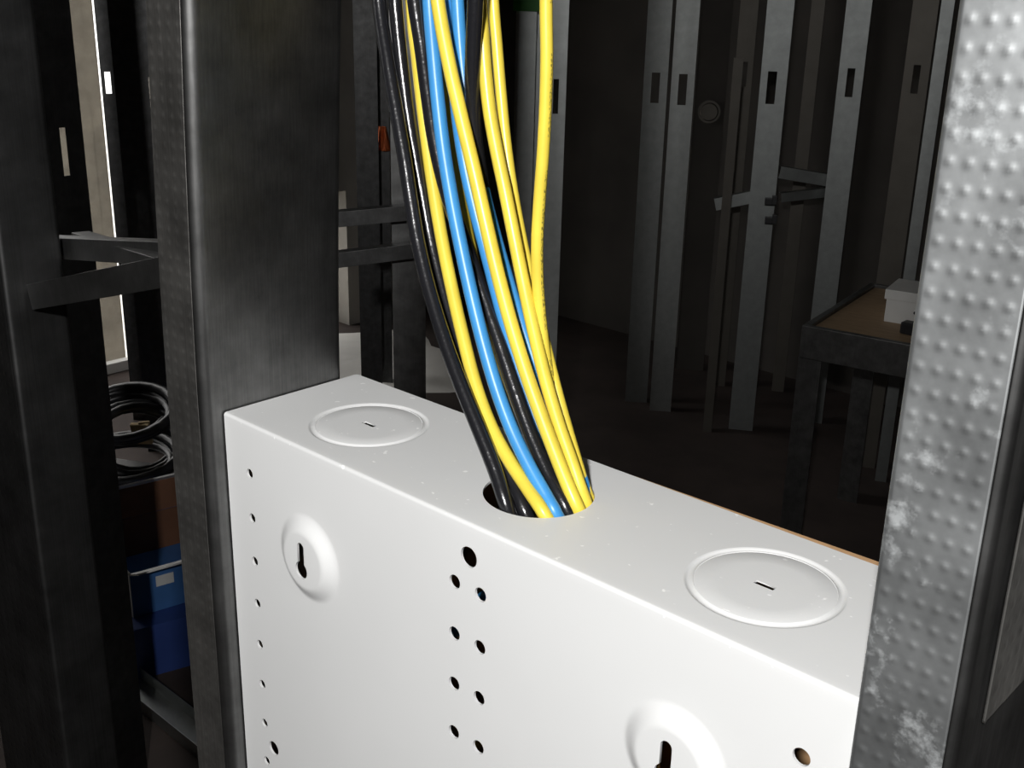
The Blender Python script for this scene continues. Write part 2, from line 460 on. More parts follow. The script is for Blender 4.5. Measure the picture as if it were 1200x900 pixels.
# sheet coordinates: u along x, v along the sheet from the rear edge of the top, over the bend, down the face
VT = D - RBND                        # length of the flat top
def sheet(u, v, h):
    if v <= VT:
        return Vector((X0 + u, D - v, Z0 + h))
    if v <= VT + LB:
        a = (v - VT) / RBND
        n = Vector((0, -math.sin(a), math.cos(a)))
        return Vector((X0 + u, RBND, Z0 - RBND)) + n * (RBND + h)
    return Vector((X0 + u, -h, Z0 - RBND - (v - VT - LB)))
def uv_top(x, y): return (x - X0, D - y)
def uv_face(x, z): return (x - X0, VT + LB + (-z - RBND))      # z relative to box top
VMAX = VT + LB + (H - RBND)
KO = [uv_top(0.0654, 0.0433), uv_top(0.2962, 0.0433)]
HOLE = uv_top(0.1810, 0.0433)
KR0, KR1, KR2 = 0.0304, 0.0287, 0.0271      # groove: outer lip, floor, inner edge (gap to the disc)
HR = 0.0249
holes = []                                   # (center uv, radius)
for k in range(8): holes.append((uv_face(0.0210, -0.0282 - 0.0254 * k), 0.0026))
holes.append((uv_face(0.0286, -0.1935), 0.0043))
for k in range(8): holes.append((uv_face(0.3400, -0.0310 - 0.0254 * k), 0.0034))
holes.append((uv_face(0.1806, -0.0158), 0.0048))
for k in range(8):
    holes.append((uv_face(0.1722, -0.0309 - 0.0257 * k), 0.0033))
    holes.append((uv_face(0.1878, -0.0309 - 0.0257 * k), 0.0033))
BOSS = [uv_face(0.0690, -0.0588), uv_face(0.2900, -0.0588)]
BR0, BR1, BH = 0.0235, 0.0145, 0.0046        # boss outer radius, flat radius, height

def boss_h(u, v):
    for (cu, cv) in BOSS:
        r = math.hypot(u - cu, v - cv)
        if r < BR1: return BH
        if r < BR0:
            t = (BR0 - r) / (BR0 - BR1)
            return BH * (t * t * (3 - 2 * t) * 0.65 + t * 0.35)
    return 0.0
def groove_h(u, v):
    for (cu, cv) in KO:
        r = math.hypot(u - cu, v - cv)
        if r < KR2 + 1e-6: return -0.00005
        if r < KR0:
            t = (r - KR2) / (KR0 - KR2)
            return -0.0009 * (math.sin(math.pi * t) ** 0.8)
    return 0.0
def circ(c, r, n, ph=0.0): return [(c[0] + r * math.cos(2 * math.pi * i / n + ph), c[1] + r * math.sin(2 * math.pi * i / n + ph)) for i in range(n)]
def keyhole(c):                              # narrow slot above, wider round end below
    pts = []
    rs, rl = 0.0026, 0.0046
    up, dn = -0.0085, 0.0040
    for i in range(9):
        a = math.pi + math.pi * i / 8
        pts.append((c[0] + rs * math.cos(a), c[1] + up + rs * math.sin(a)))
    a0 = math.asin(rs / rl)
    for i in range(21):
        a = -math.pi / 2 + a0 + (2 * math.pi - 2 * a0) * i / 20
        pts.append((c[0] + rl * math.cos(a), c[1] + dn + rl * math.sin(a)))
    return pts

def inside(p, poly):
    x, y = p; r = False; j = len(poly) - 1
    for i in range(len(poly)):
        xi, yi = poly[i]; xj, yj = poly[j]
        if (yi > y) != (yj > y) and x < (xj - xi) * (y - yi) / (yj - yi) + xi: r = not r
        j = i
    return r

def sheet_mesh(name, outer, cut, rings, pts, mapf, mat, parent, th):
    vv = []; ee = []
    def loop(L):
        n = len(vv); vv.extend(Vector(p) for p in L)
        ee.extend((n + i, n + (i + 1) % len(L)) for i in range(len(L)))
    loop(outer)
    for L in cut: loop(L)
    for L in rings: loop(L)
    vv.extend(Vector(p) for p in pts)
    ov, oe, of, *_ = delaunay_2d_cdt(vv, ee, [], 0, 1e-7)
    faces = []
    bbs = [(min(p[0] for p in L), max(p[0] for p in L), min(p[1] for p in L), max(p[1] for p in L)) for L in cut]
    for f in of:
        c = ((ov[f[0]].x + ov[f[1]].x + ov[f[2]].x) / 3, (ov[f[0]].y + ov[f[1]].y + ov[f[2]].y) / 3)
        if not inside(c, outer): continue
        if any(b[0] <= c[0] <= b[1] and b[2] <= c[1] <= b[3] and inside(c, L) for b, L in zip(bbs, cut)): continue
        faces.append(tuple(f))
    me = bpy.data.meshes.new(name)
    off = Vector(parent.location)
    me.from_pydata([tuple(mapf(p.x, p.y) - off) for p in ov], [], faces)
    bm = bmesh.new(); bm.from_mesh(me)
    bmesh.ops.delete(bm, geom=[v for v in bm.verts if not v.link_faces], context='VERTS')
    bmesh.ops.recalc_face_normals(bm, faces=bm.faces)
    bm.faces.ensure_lookup_table()
    c = max(bm.faces, key=lambda f: f.calc_area())
    if c.normal.y - c.normal.z > 0 and c.normal.y > 0.5 or c.normal.z < -0.5: bmesh.ops.reverse_faces(bm, faces=bm.faces)
    bm.to_mesh(me); bm.free()
    me.materials.append(mat)
    for p in me.polygons: p.use_smooth = True
    me.set_sharp_from_angle(angle=math.radians(50))
    cnt = {}
    for p in me.polygons:
        for ek in p.edge_keys: cnt[ek] = cnt.get(ek, 0) + 1
    for e in me.edges:
        if cnt.get(e.key, 0) == 1: e.use_edge_sharp = True
    o = bpy.data.objects.new(name, me); COL.objects.link(o); o.parent = parent
    so = o.modifiers.new('thickness', 'SOLIDIFY'); so.thickness = th; so.offset = -1; so.use_even_offset = False
    return o

outer = [(0, 0), (W, 0), (W, VT), (W, VT + LB), (W, VMAX), (0, VMAX), (0, VT + LB), (0, VT)]
cut = [circ(HOLE, HR, 72)] + [circ(c, KR2, 72) for c in KO] + [circ(c, r, 22) for c, r in holes] + [keyhole((c[0] - 0.001, c[1] + 0.0014)) for c in BOSS]
rings = []
for c in KO:
    for i in range(1, 7): rings.append(circ(c, KR2 + (KR0 - KR2) * i / 6, 72))
    rings.append(circ(c, KR0 + 0.0006, 72))
for c in BOSS:
    for i in range(0, 11): rings.append(circ(c, BR1 - 0.0008 + (BR0 - BR1 + 0.0016) * i / 10, 64))
pts = []
def free(u, v):
    if not (0.002 < u < W - 0.002 and 0.002 < v < VMAX - 0.002): return False
    for c in KO:
        if math.hypot(u - c[0], v - c[1]) < KR0 + 0.003: return False
    if math.hypot(u - HOLE[0], v - HOLE[1]) < HR + 0.003: return False
    for c in BOSS:
        if math.hypot(u - c[0], v - c[1]) < BR0 + 0.003: return False
    for c, r in holes:
        if math.hypot(u - c[0], v - c[1]) < r + 0.002: return False
    return True
for i in range(0, 29):
    for j in range(0, 45):
        u = W * i / 28 + 0.0003 * ((j % 3) - 1); v = VMAX * j / 44
        if free(u, v) and not (VT - 0.004 < v < VT + LB + 0.004): pts.append((u, v))
for i in range(0, 57):
    for k in range(0, 9):
        pts.append((W * i / 56, VT + LB * k / 8))
    pts.append((W * i / 56, VT - 0.0035))
    if free(W * i / 56, VT + LB + 0.0035): pts.append((W * i / 56, VT + LB + 0.0035))
sheet_mesh('shell', outer, cut, rings, pts, lambda u, v: sheet(u, v, boss_h(u, v) + groove_h(u, v)), M['paint'], box, TH)
slot = lambda c: [(c[0] - 0.0042, c[1] - 0.0013), (c[0] + 0.0042, c[1] - 0.0013), (c[0] + 0.0042, c[1] + 0.0013), (c[0] - 0.0042, c[1] + 0.0013)]
for c in KO:
    o = sheet_mesh('knockout', circ(c, KR2 - 0.00012, 72), [slot(c)], [circ(c, KR2 - 0.0006, 72)], [p for r in (0.006, 0.012, 0.018) for p in circ(c, r, 24)],
               lambda u, v: sheet(u, v, -0.00005 - (0.0002 if math.hypot(u - c[0], v - c[1]) > KR2 - 0.0003 else 0)), M['paint'], box, 0.0006)
    o['label'] = 'round stamped knockout with a small slot'
# sides, bottom
for s in (0, 1):
    xa = X0 + 0.0003 if s == 0 else X0 + W - TH - 0.0003
    mb = MB().bb(xa - BO.x, xa + TH - BO.x, RBND - BO.y, D - BO.y, 0.001, H - RBND)
    mb.build('side_panel', M['paint'], box)
MB().bb(X0 + 0.002 - BO.x, X0 + W - 0.002 - BO.x, 0.0015 - BO.y, D - BO.y, 0, TH).build('bottom_panel', M['paint'], box)

# cardboard sheet over the open side
cb = MB().quad_box((0, 0, 0), (W - 0.012, 0.0038, H + 0.004)).build('cardboard_cover', M['cardboard'], bevel=0.0004)
cb.location = (X0 + W / 2 + 0.004, D + 0.0022, Z0 - H / 2 - 0.0042)
cb.rotation_euler = (0, math.radians(-0.8), 0)
tag(cb, 'brown cardboard sheet covering the far open side of the white enclosure', 'cardboard')

# ------------------------------------------------------------------ cables
def catmull(P, n=10):
    out = []
    Q = [P[0] * 2 - P[1]] + P + [P[-1] * 2 - P[-2]]
    for i in range(1, len(Q) - 2):
        p0, p1, p2, p3 = Q[i - 1:i + 3]
        d1 = max((p1 - p0).length, 1e-5) ** .5; d2 = max((p2 - p1).length, 1e-5) ** .5; d3 = max((p3 - p2).length, 1e-5) ** .5
        m1 = (p1 - p0) / d1 - (p2 - p0) / (d1 + d2) + (p2 - p1) / d2
        m2 = (p2 - p1) / d2 - (p3 - p1) / (d2 + d3) + (p3 - p2) / d3
        m1 = m1 * d2; m2 = m2 * d2
        for k in range(n):
            t = k / n
            out.append(p1 * (2 * t**3 - 3 * t**2 + 1) + m1 * (t**3 - 2 * t**2 + t) + p2 * (-2 * t**3 + 3 * t**2) + m2 * (t**3 - t**2))
    out.append(P[-1])
    return out

def smooth_path(P, it=6):
    P = list(P)
    for _ in range(it):
        P = [P[0]] + [(P[i - 1] + P[i] * 2 + P[i + 1]) / 4 for i in range(1, len(P) - 1)] + [P[-1]]
    return P

def tube(name, P, r, mat, k=14, parent=None, origin=None, closed=False):
    org = Vector(origin) if origin is not None else Vector(P[0])
    V = []; F = []; UVs = []
    T = (P[1] - P[0]).normalized()
    N = Vector((0, -1, 0)); N = (N - T * N.dot(T)).normalized()
    L = 0.0
    for i, p in enumerate(P):
        if i: L += (p - P[i - 1]).length
        Tn = ((P[min(i + 1, len(P) - 1)] - P[max(i - 1, 0)])).normalized()
        N = (N - Tn * N.dot(Tn)).normalized(); B = Tn.cross(N)
        for j in range(k):
            a = 2 * math.pi * j / k
            q = p + N * (r * math.cos(a)) + B * (r * math.sin(a)) - org
            V.append(tuple(q))
        UVs.append(L)
    nP = len(P)
    me = bpy.data.meshes.new(name)
    luv = []
    for i in range(nP - 1):
        for j in range(k):
            j2 = (j + 1) % k
            F.append((i * k + j, i * k + j2, (i + 1) * k + j2, (i + 1) * k + j))
            luv += [(UVs[i], j / k), (UVs[i], (j + 1) / k), (UVs[i + 1], (j + 1) / k), (UVs[i + 1], j / k)]
    F.append(tuple(range(k))[::-1]); luv += [(0, 0)] * k
    F.append(tuple((nP - 1) * k + j for j in range(k))); luv += [(0, 0)] * k
    me.from_pydata(V, [], F)
    uvl = me.uv_layers.new(name='UVMap')
    for i, c in enumerate(luv): uvl.data[i].uv = c
    for p in me.polygons: p.use_smooth = len(p.vertices) == 4
    me.materials.append(mat)
    o = bpy.data.objects.new(name, me); COL.objects.link(o); o.location = org
    if parent: o.parent = parent
    return o

def ylerp(ys, py):
    t, m, b = ys
    return t + (m - t) * py / 300.0 if py <= 300 else m + (b - m) * (py - 300) / 300.0

CABLES = [
 # name, material, radius, (y top, y mid, y bottom), pixels top to bottom, points inside the box (dx, y, dz), label
 ('coaxial_cable', 'black', .0034, (.062, .045, .020), [(444,0),(455,83),(465,133),(475,187),(481,233),(488,280),(502,340),(521,400),(540,455),(562,512),(580,560),(590,597)], None,
  'glossy black cable on the far left of the bundle'),
 ('coaxial_cable', 'black', .0033, (.067, .058, .030), [(463,0),(469,67),(477,133),(487,187),(496,233),(504,283),(519,345),(539,405),(559,465),(581,520),(599,560),(617,604)], None,
  'black cable just left of the leftmost yellow cable'),
 ('network_cable', 'yellow', .0031, (.080, .057, .028), [(482,0),(489,67),(496,133),(505,205),(516,272),(528,335),(543,394),(556,453),(574,503),(600,548),(621,577),(638,604)], 'Y1',
  'leftmost yellow cable, crossing in front between black and blue cables'),
 ('coaxial_cable', 'black', .0035, (.056, .060, .042), [(486,0),(494,50),(501,105),(508,167),(522,225),(542,280),(563,335),(585,402),(603,455),(618,503),(642,558),(665,599)], None,
  'thick black cable emerging between the blue and the long yellow cable'),
 ('network_cable', 'blue', .0032, (.060, .046, .034), [(503,0),(508,67),(513,117),(519,177),(528,227),(540,290),(550,335),(566,405),(583,461),(600,508),(621,550),(642,584),(651,602)], 'B1',
  'bright blue cable running full length at the front of the bundle'),
 ('network_cable', 'yellow', .0032, (.054, .047, .045), [(513,0),(525,77),(540,133),(556,200),(570,265),(583,322),(600,385),(618,444),(638,495),(654,537),(670,575),(680,598)], None,
  'yellow cable running full length through the middle of the bundle'),
 ('network_cable', 'blue', .0030, (.066, .060, .054), [(523,0),(529,43),(532,90),(536,143),(545,200),(557,247),(569,293),(584,350),(603,425),(625,486),(646,541),(664,590)], None,
  'blue cable half hidden behind the middle yellow cable'),
 ('network_cable', 'blue', .0030, (.067, .060, .060), [(536,0),(540,67),(545,117),(558,190),(575,260),(593,322),(608,372),(624,419),(648,478),(672,528),(687,562),(692,582)], None,
  'blue cable reappearing at the right rim of the hole'),
 ('coaxial_cable', 'black', .0035, (.056, .064, .058), [(557,0),(554,60),(553,110),(555,160),(563,215),(577,280),(592,340),(612,415),(637,490),(655,540),(668,590)], None,
  'black cable hanging straight down right of the blue cables'),
 ('network_cable', 'yellow', .0027, (.076, .068, .058), [(500,0),(511,67),(521,130),(533,200),(542,240),(552,293),(562,340),(580,405),(604,470),(632,540),(652,590)], None,
  'thin yellow cable glimpsed deep between blue and middle yellow cables'),
 ('network_cable', 'yellow', .0030, (.066, .055, .052), [(562,0),(565,27),(568,83),(573,133),(581,173),(591,217),(602,275),(612,326),(624,381),(639,448),(654,495),(672,541),(687,586)], None,
  'yellow cable emerging behind the straight black cable'),
 ('network_cable', 'yellow', .0026, (.074, .064, .058), [(578,0),(582,50),(587,110),(592,167),(599,217),(611,283),(622,330),(637,395),(652,460),(670,520),(682,560),(689,588)], None,
  'slim yellow cable second from the right, tucked behind another yellow'),
 ('network_cable', 'yellow_print', .0027, (.060, .058, .060), [(640,0),(642,67),(639,127),(637,183),(632,233),(629,280),(629,318),(632,364),(638,415),(645,453),(656,492),(672,532),(685,562),(692,583)], None,
  'rightmost yellow cable with printed lettering, hanging apart from the bundle'),
]
hy1 = on(1, 0.030, 557, 873); hb1 = on(1, 0.030, 531, 741)
for ci, (nm, mt, r, ys, px, spec, lab) in enumerate(CABLES):
    P = [on(1, ylerp(ys, py), x, py) for (x, py) in px]
    P = smooth_path(P, 1)
    top = P[0]; dirn = (P[0] - P[2]).normalized()
    xt = max(top.x + dirn.x * 0.06, 0.042 + 0.004 * (ci % 3))
    upP = [Vector((top.x * 0.4 + xt * 0.6, top.y + dirn.y * 0.04, top.z + 0.06)), Vector((xt, top.y + dirn.y * 0.05, Z0 + 0.6)), Vector((xt, top.y + dirn.y * 0.05, HC - 0.03))]
    b = P[-1]
    if spec == 'Y1': dn = [b + Vector((0.008, 0.006, -0.02)), Vector((b.x + 0.006, 0.036, Z0 - 0.055)), hy1, Vector((hy1.x, 0.033, Z0 - 0.24))]
    elif spec == 'B1': dn = [b + Vector((0.003, 0.008, -0.02)), hb1 + Vector((0.012, 0.006, 0.02)), hb1, hb1 + Vector((-0.03, 0.006, -0.05)), Vector((hb1.x - 0.05, 0.04, Z0 - 0.24))]
    else:
        k = ci - 6
        dn = [b + Vector((0.006, 0.006, -0.02)), Vector((b.x + 0.012, min(0.078, b.y + 0.02), Z0 - 0.06)), Vector((b.x + 0.012 + 0.004 * k, 0.074, Z0 - 0.14)), Vector((b.x + 0.008 * k, 0.074, Z0 - 0.25))]
    path = list(reversed(upP)) + P + dn
    pts3 = catmull(path, 8)
    zi = min(range(len(pts3)), key=lambda i: abs(pts3[i].z - Z0))
    hv = Vector((pts3[zi].x - 0.1810, pts3[zi].y - 0.0433, 0)); lim = HR - r - 0.0008
    if hv.length > lim:
        sh = hv * (lim / hv.length - 1)
        pts3 = [q + sh * math.exp(-((q.z - Z0) / 0.035) ** 2) for q in pts3]
    o = tube(nm, pts3, r, M[mt], 16)
    tag(o, lab, 'cable', 'cables entering the enclosure')

# ------------------------------------------------------------------ bracing between the near left studs
def channel_bar(name, label, a, b, h, dep, mat, group, cat='brace'):
    """U channel lying between a and b, open to the rear"""
    a = Vector(a); b = Vector(b); m = (a + b) / 2; L = (b - a).length; rz = math.atan2(b.y - a.y, b.x - a.x); el = math.asin((b.z - a.z) / L)
    root = MB(); t = 0.0015
    root.bb(-L / 2, L / 2, 0, t, -h / 2, h / 2).bb(-L / 2, L / 2, t, dep, h / 2 - t, h / 2).bb(-L / 2, L / 2, t, dep, -h / 2, -h / 2 + t)
    o = root.build(name, mat, bevel=0.0003); o.location = m; o.rotation_euler = (0, -el, rz)
    return tag(o, label, cat, group)
G = 'steel bracing bars'
pa = on(1, -0.004, 22, 352); pb = on(1, -0.004, 195, 331)
channel_bar('bracing_channel', 'dark horizontal steel channel tying the two left studs together', (-0.2225, 0.004, pa.z), (-0.0385, 0.004, pb.z + 0.006), 0.0165, 0.014, M['galv_dark'], G)
p1 = on(1, 0.034, 62, 305); p2 = on(1, 0.034, 188, 290)
channel_bar('bracing_channel', 'upper horizontal steel channel behind the left bracing', (-0.36, 0.034, p1.z - 0.008), (-0.0385, 0.034, p2.z + 0.006), 0.014, 0.012, M['galv_dark'], G)
q1 = on(1, 0.06, 95, 280); q2 = on(1, 0.02, 190, 312)
o = MB().beam(tuple(q1), (-0.040, 0.014, q2.z + 0.004), 0.012, 0.010).build('bracing_strap', M['galv_dark'], bevel=0.0006)
tag(o, 'slanting steel strap crossing over the left bracing channels', 'brace', G)

# ------------------------------------------------------------------ studs further away
def far_stud(label, px, py, hd, w, mat, slot_py=None, slot=(0.034, 0.1), rz_off=0.0, slot_dx=0.0, group='far steel studs', top=HC, depth=0.034, z_base=0.0, open_back=True):
    p = at(px, py, hd)
    rz = math.atan2(CAM.y - p.y, CAM.x - p.x) + math.pi / 2 + rz_off      # local -Y looks at the camera
    root = empty('steel_stud', (p.x, p.y, z_base), rz)
    t = 0.0012
    zs = []
    if slot_py is not None:
        zc = at(px, slot_py, hd).z - z_base
        zs = [z for z in (zc - 1.22, zc, zc + 1.22) if 0.15 < z < top - z_base - 0.15]
    hw = w / 2; sw, sh = slot
    mb = MB(); z = 0.0
    xs0, xs1 = slot_dx - sw / 2, slot_dx + sw / 2
    if zs:
        mb.bb(-hw, xs0, 0, t, 0, top - z_base); mb.bb(xs1, hw, 0, t, 0, top - z_base)
        for zc in zs + [None]:
            z1 = (zc - sh / 2) if zc is not None else top - z_base
            mb.bb(xs0, xs1, 0, t, z, z1)
            if zc is not None: z = zc + sh / 2
    else: mb.bb(-hw, hw, 0, t, 0, top - z_base)
    mb.build('web', mat, root)
    for s in (-1, 1):
        f = MB().bb(min(s * hw, s * (hw - t)), max(s * hw, s * (hw - t)), t, depth, 0, top - z_base)
        f.bb(min(s * (hw - t), s * (hw - 0.008)), max(s * (hw - t), s * (hw - 0.008)), depth - t, depth, 0, top - z_base)
        f.build('flange', mat, root)
    return tag(root, label, 'stud', group)

gb_ = M['galv_back']
# middle pair behind the cables
s1 = far_stud('grey steel stud with green tape behind the cables', 616, 60, 2.55, 0.044, gb_)
s2 = far_stud('wide grey steel stud right of the rightmost yellow cable', 645, 60, 2.60, 0.075, gb_, slot_py=113, slot=(0.012, 0.075), slot_dx=0.015)
tp = at(617, 4, 2.55); o = MB().quad_box((0, 0, 0), (0.056, 0.0012, 0.052)).build('green_tape', M['green_tape'])
o.location = at(617, -2, 2.545); o.rotation_euler = (0, 0, s1.rotation_euler.z)
tag(o, 'piece of green tape stuck high on the grey stud', 'tape')
# right background
far_stud('left one of the paired far studs with punched slots', 768, 100, 4.0, 0.080, gb_, slot_py=103, slot=(0.028, 0.1))
far_stud('right one of the paired far studs with punched slots', 800, 100, 3.92, 0.076, gb_, slot_py=105, slot=(0.028, 0.1))
far_stud('brownish far stud left of the braced stud', 871, 90, 4.25, 0.062, M['galv_brown'], slot_py=87, slot=(0.024, 0.085))
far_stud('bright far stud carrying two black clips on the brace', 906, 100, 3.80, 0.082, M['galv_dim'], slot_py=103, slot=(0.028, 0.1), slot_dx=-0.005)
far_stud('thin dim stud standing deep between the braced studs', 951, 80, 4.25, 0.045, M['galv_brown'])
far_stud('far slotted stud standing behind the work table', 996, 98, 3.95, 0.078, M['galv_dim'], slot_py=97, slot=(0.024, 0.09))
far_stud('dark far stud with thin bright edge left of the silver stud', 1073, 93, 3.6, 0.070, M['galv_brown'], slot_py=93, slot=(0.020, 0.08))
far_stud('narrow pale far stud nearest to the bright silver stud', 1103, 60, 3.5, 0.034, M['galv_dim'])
far_stud('slim dark stud left of the clipped far stud', 846, 300, 3.75, 0.030, M['galv_brown'], top=1.25)
# horizontal braces across them
def cross_brace(label, a, b, h=0.04, mat='galv_dim'):
    return channel_bar('bracing_channel', label, a, b, h, 0.03, M[mat], G)
cross_brace('far horizontal brace left of the clipped stud', at(838, 240, 3.85), at(897, 228, 3.85))
cross_brace('far horizontal brace between clipped stud and slotted stud', at(914, 202, 3.95), at(985, 214, 4.0))
cross_brace('lower far horizontal brace right of the clipped stud', at(916, 232, 3.95), at(968, 226, 4.0), 0.03)
for (py, lab) in ((236, 'upper black clip on the far braced stud'), (258, 'lower black clip on the far braced stud')):
    p = at(903, py, 3.76)
    o = MB().quad_box((0, 0, 0), (0.036, 0.02, 0.022)).quad_box((0.012, -0.008, 0.006), (0.016, 0.02, 0.03)).build('cable_clip', M['black_plastic'], bevel=0.002)
    o.location = p; o.rotation_euler = (0, 0, 0.55)
    tag(o, lab, 'clip', 'black clips')
p = at(831, 131, 4.41)
cp = MB().cyl((0, 0.004, 0), (0, -0.004, 0), 0.042, 28).cyl((0, -0.004, 0), (0, -0.010, 0), 0.034, 28, 0.030).build('round_cover_plate', M['galv_brown'], smooth=40)
cp.location = p; cp.rotation_euler = (0, 0, 0.6); tag(cp, 'faint round cover plate between the far studs', 'cover plate')
o = far_stud('dim backing stud carrying the round cover plate', 832, 120, 4.42, 0.11, M['wall'])

# ------------------------------------------------------------------ work table with white carton
TP = at(940, 381, 2.85)
th_ = TP.z
e1 = at(1065, 404, 2.85); e1 = CAM + (e1 - CAM) * ((th_ - CAM.z) / (e1.z - CAM.z))
dirx = Vector((e1.x - TP.x, e1.y - TP.y, 0)).normalized()
tb = empty('work_table', (TP.x, TP.y, 0), math.atan2(dirx.y, dirx.x)); tag(tb, 'dark metal work table with plywood top on the right', 'table')
TL, TD = 0.95, 0.55
MB().bb(0.02, TL - 0.02, 0.02, TD - 0.02, th_ - 0.018, th_ - 0.008).build('table_top', M['plywood'], tb)
for (x0, x1, y0, y1) in ((0, TL, 0, 0.018), (0, TL, TD - 0.018, TD), (0, 0.018, 0.018, TD - 0.018), (TL - 0.018, TL, 0.018, TD - 0.018)):
    MB().bb(x0, x1, y0, y1, th_ - 0.085, th_).build('apron', M['galv_dark'], tb, bevel=0.002)
for (x, y) in ((0.03, 0.03), (TL - 0.03, 0.03), (0.03, TD - 0.03), (TL - 0.03, TD - 0.03)):
    MB().bb(x - 0.03, x + 0.03, y - 0.03, y - 0.026, 0, th_ - 0.085).bb(x - 0.03, x - 0.026, y - 0.026, y + 0.03, 0, th_ - 0.085).build('leg', M['galv_dark'], tb)
wbx = at(1075, 383, 2.98); wbx = CAM + (wbx - CAM) * ((th_ - 0.008 - CAM.z) / (wbx.z - CAM.z))
o = empty('white_carton', (wbx.x, wbx.y, th_ - 0.008), tb.rotation_euler.z + 0.05)
MB().bb(-0.085, 0.10, 0.0, 0.13, 0, 0.082).build('body', M['card_white'], o, bevel=0.002)
MB().bb(-0.09, 0.105, -0.004, 0.134, 0.060, 0.086).build('lid', M['card_white'], o, bevel=0.002)
MB().cyl((-0.01, -0.003, 0.035), (-0.01, 0.004, 0.035), 0.004, 12).build('finger_hole', M['black_plastic'], o)
tag(o, 'small white carton standing on the work table', 'box')
o = MB().quad_box((0, 0, 0.016), (0.05, 0.035, 0.03)).quad_box((0.03, 0, 0.01), (0.04, 0.02, 0.018)).build('black_tool', M['black_plastic'], bevel=0.005)
p = at(1068, 392, 2.9); p = CAM + (p - CAM) * ((th_ - 0.008 - CAM.z) / (p.z - CAM.z)); o.location = p
tag(o, 'small black tool lying beside the white carton', 'tool')

# ------------------------------------------------------------------ left background: second stud wall, window side
o = MB().bb(-3.3, 0.9, -0.03, 0.03, 0, 0.0015).bb(-3.3, 0.9, -0.0315, -0.030, 0, 0.03).bb(-3.3, 0.9, 0.030, 0.0315, 0, 0.03).build('floor_track', M['galv_back'])
o.location = (-0.9 + 0.9, 0.70, 0.0); tag(o, 'steel floor track of the second stud wall', 'track')
far_stud('stud on the floor track with a slot showing light', 73, 150, 1.95, 0.072, M['galv_shade'], rz_off=0.6, slot_py=178, slot=(0.011, 0.075), slot_dx=0.0, group='second wall studs')
far_stud('dark stud before the window with a bright slot', 128.5, 100, 3.9, 0.048, M['galv_shade'], slot_py=97, slot=(0.017, 0.066), slot_dx=-0.004, group='studs before the window')
far_stud('dark window side stud right of the bright slotted one', 150, 100, 3.6, 0.074, M['galv_shade'], group='studs before the window')
far_stud('dark window side stud touching the dimpled dark stud', 177, 100, 3.4, 0.066, M['galv_shade'], slot_py=108, slot=(0.012, 0.08), group='studs before the window')
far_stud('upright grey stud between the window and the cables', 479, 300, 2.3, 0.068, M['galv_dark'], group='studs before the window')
far_stud('dark stud hiding the window just right of the dimpled stud', 428, 60, 3.9, 0.075, M['galv_shade'], group='studs before the window')
far_stud('dark narrow stud behind the orange cloth', 447, 100, 4.1, 0.050, M['galv_shade'], group='studs before the window')
cross_brace('upper brace seen between dimpled stud and cables', at(392, 258, 2.25), at(520, 246, 2.25), 0.030, 'galv_shade')
cross_brace('lower brace seen between dimpled stud and cables', at(392, 306, 2.25), at(520, 290, 2.25), 0.030, 'galv_shade')
# orange cloth
og = MB(); n = 7
for i in range(n + 1):
    for j in range(n + 1):
        og.v.append(((i / n - .5) * 0.06 * (0.5 + 0.5 * j / n), 0.008 * math.sin(i * 1.7 + j * .4), -0.085 * j / n))
for i in range(n):
    for j in range(n):
        a = i * (n + 1) + j; og.f.append((a, a + 1, a + n + 2, a + n + 1))
o = og.build('orange_cloth', M['orange'], smooth=80); o.location = at(447, 148, 4.07); o.rotation_euler = (0, 0, 0.8)
m_ = o.modifiers.new('thickness', 'SOLIDIFY'); m_.thickness = 0.002
tag(o, 'small orange cloth hanging in the dark left of the cables', 'cloth')
# concrete column outside the window
p = at(96, 60, 4.55)
rz = math.atan2(CAM.y - p.y, CAM.x - p.x) + math.pi / 2
o = MB().bb(-0.16, 0.05, 0, 0.22, -0.15, 2.9).build('concrete_column', M['concrete'], bevel=0.004); o.location = (p.x, p.y, 0); o.rotation_euler = (0, 0, rz)
tag(o, 'beige concrete column outside the window at the left', 'column')
# red scrap on the bright floor
o = MB().beam((0, 0, 0.004), (0.11, 0.03, 0.004), 0.012, 0.006).build('red_offcut', M['red'], bevel=0.001); p = on(2, 0.0, 401, 423); o.location = (p.x, p.y, 0)
tag(o, 'thin red offcut lying on the bright floor by the window', 'offcut')

# cartons
def carton(name, label, px, py, size, rz, mat_out, mat_in, z=0.0, open_top=True, group='blue cartons'):
    p = on(2, z, px, py)
    root = empty(name, (p.x, p.y, z), rz); lx, ly, lz = size; t = 0.004
    b = MB().bb(0, lx, 0, t, 0, lz).bb(0, lx, ly - t, ly, 0, lz).bb(0, t, t, ly - t, 0, lz).bb(lx - t, lx, t, ly - t, 0, lz).bb(t, lx - t, t, ly - t, 0, t)
    if not open_top: b.bb(t, lx - t, t, ly - t, lz - t, lz)
    b.build('body', mat_out, root)
    tag(root, label, 'box', group)
    return root
c1 = carton('carton', 'dark blue carton lying on the floor under the open one', 152, 800, (0.34, 0.30, 0.125), 1.30, M['card_navy'], None, open_top=False)
c2 = carton('carton', 'open blue carton with white flaps standing left of the enclosure', 157, 724, (0.33, 0.28, 0.105), 1.38, M['card_blue'], M['card_white'], z=0.126)
lx, ly, lz = 0.33, 0.28, 0.105
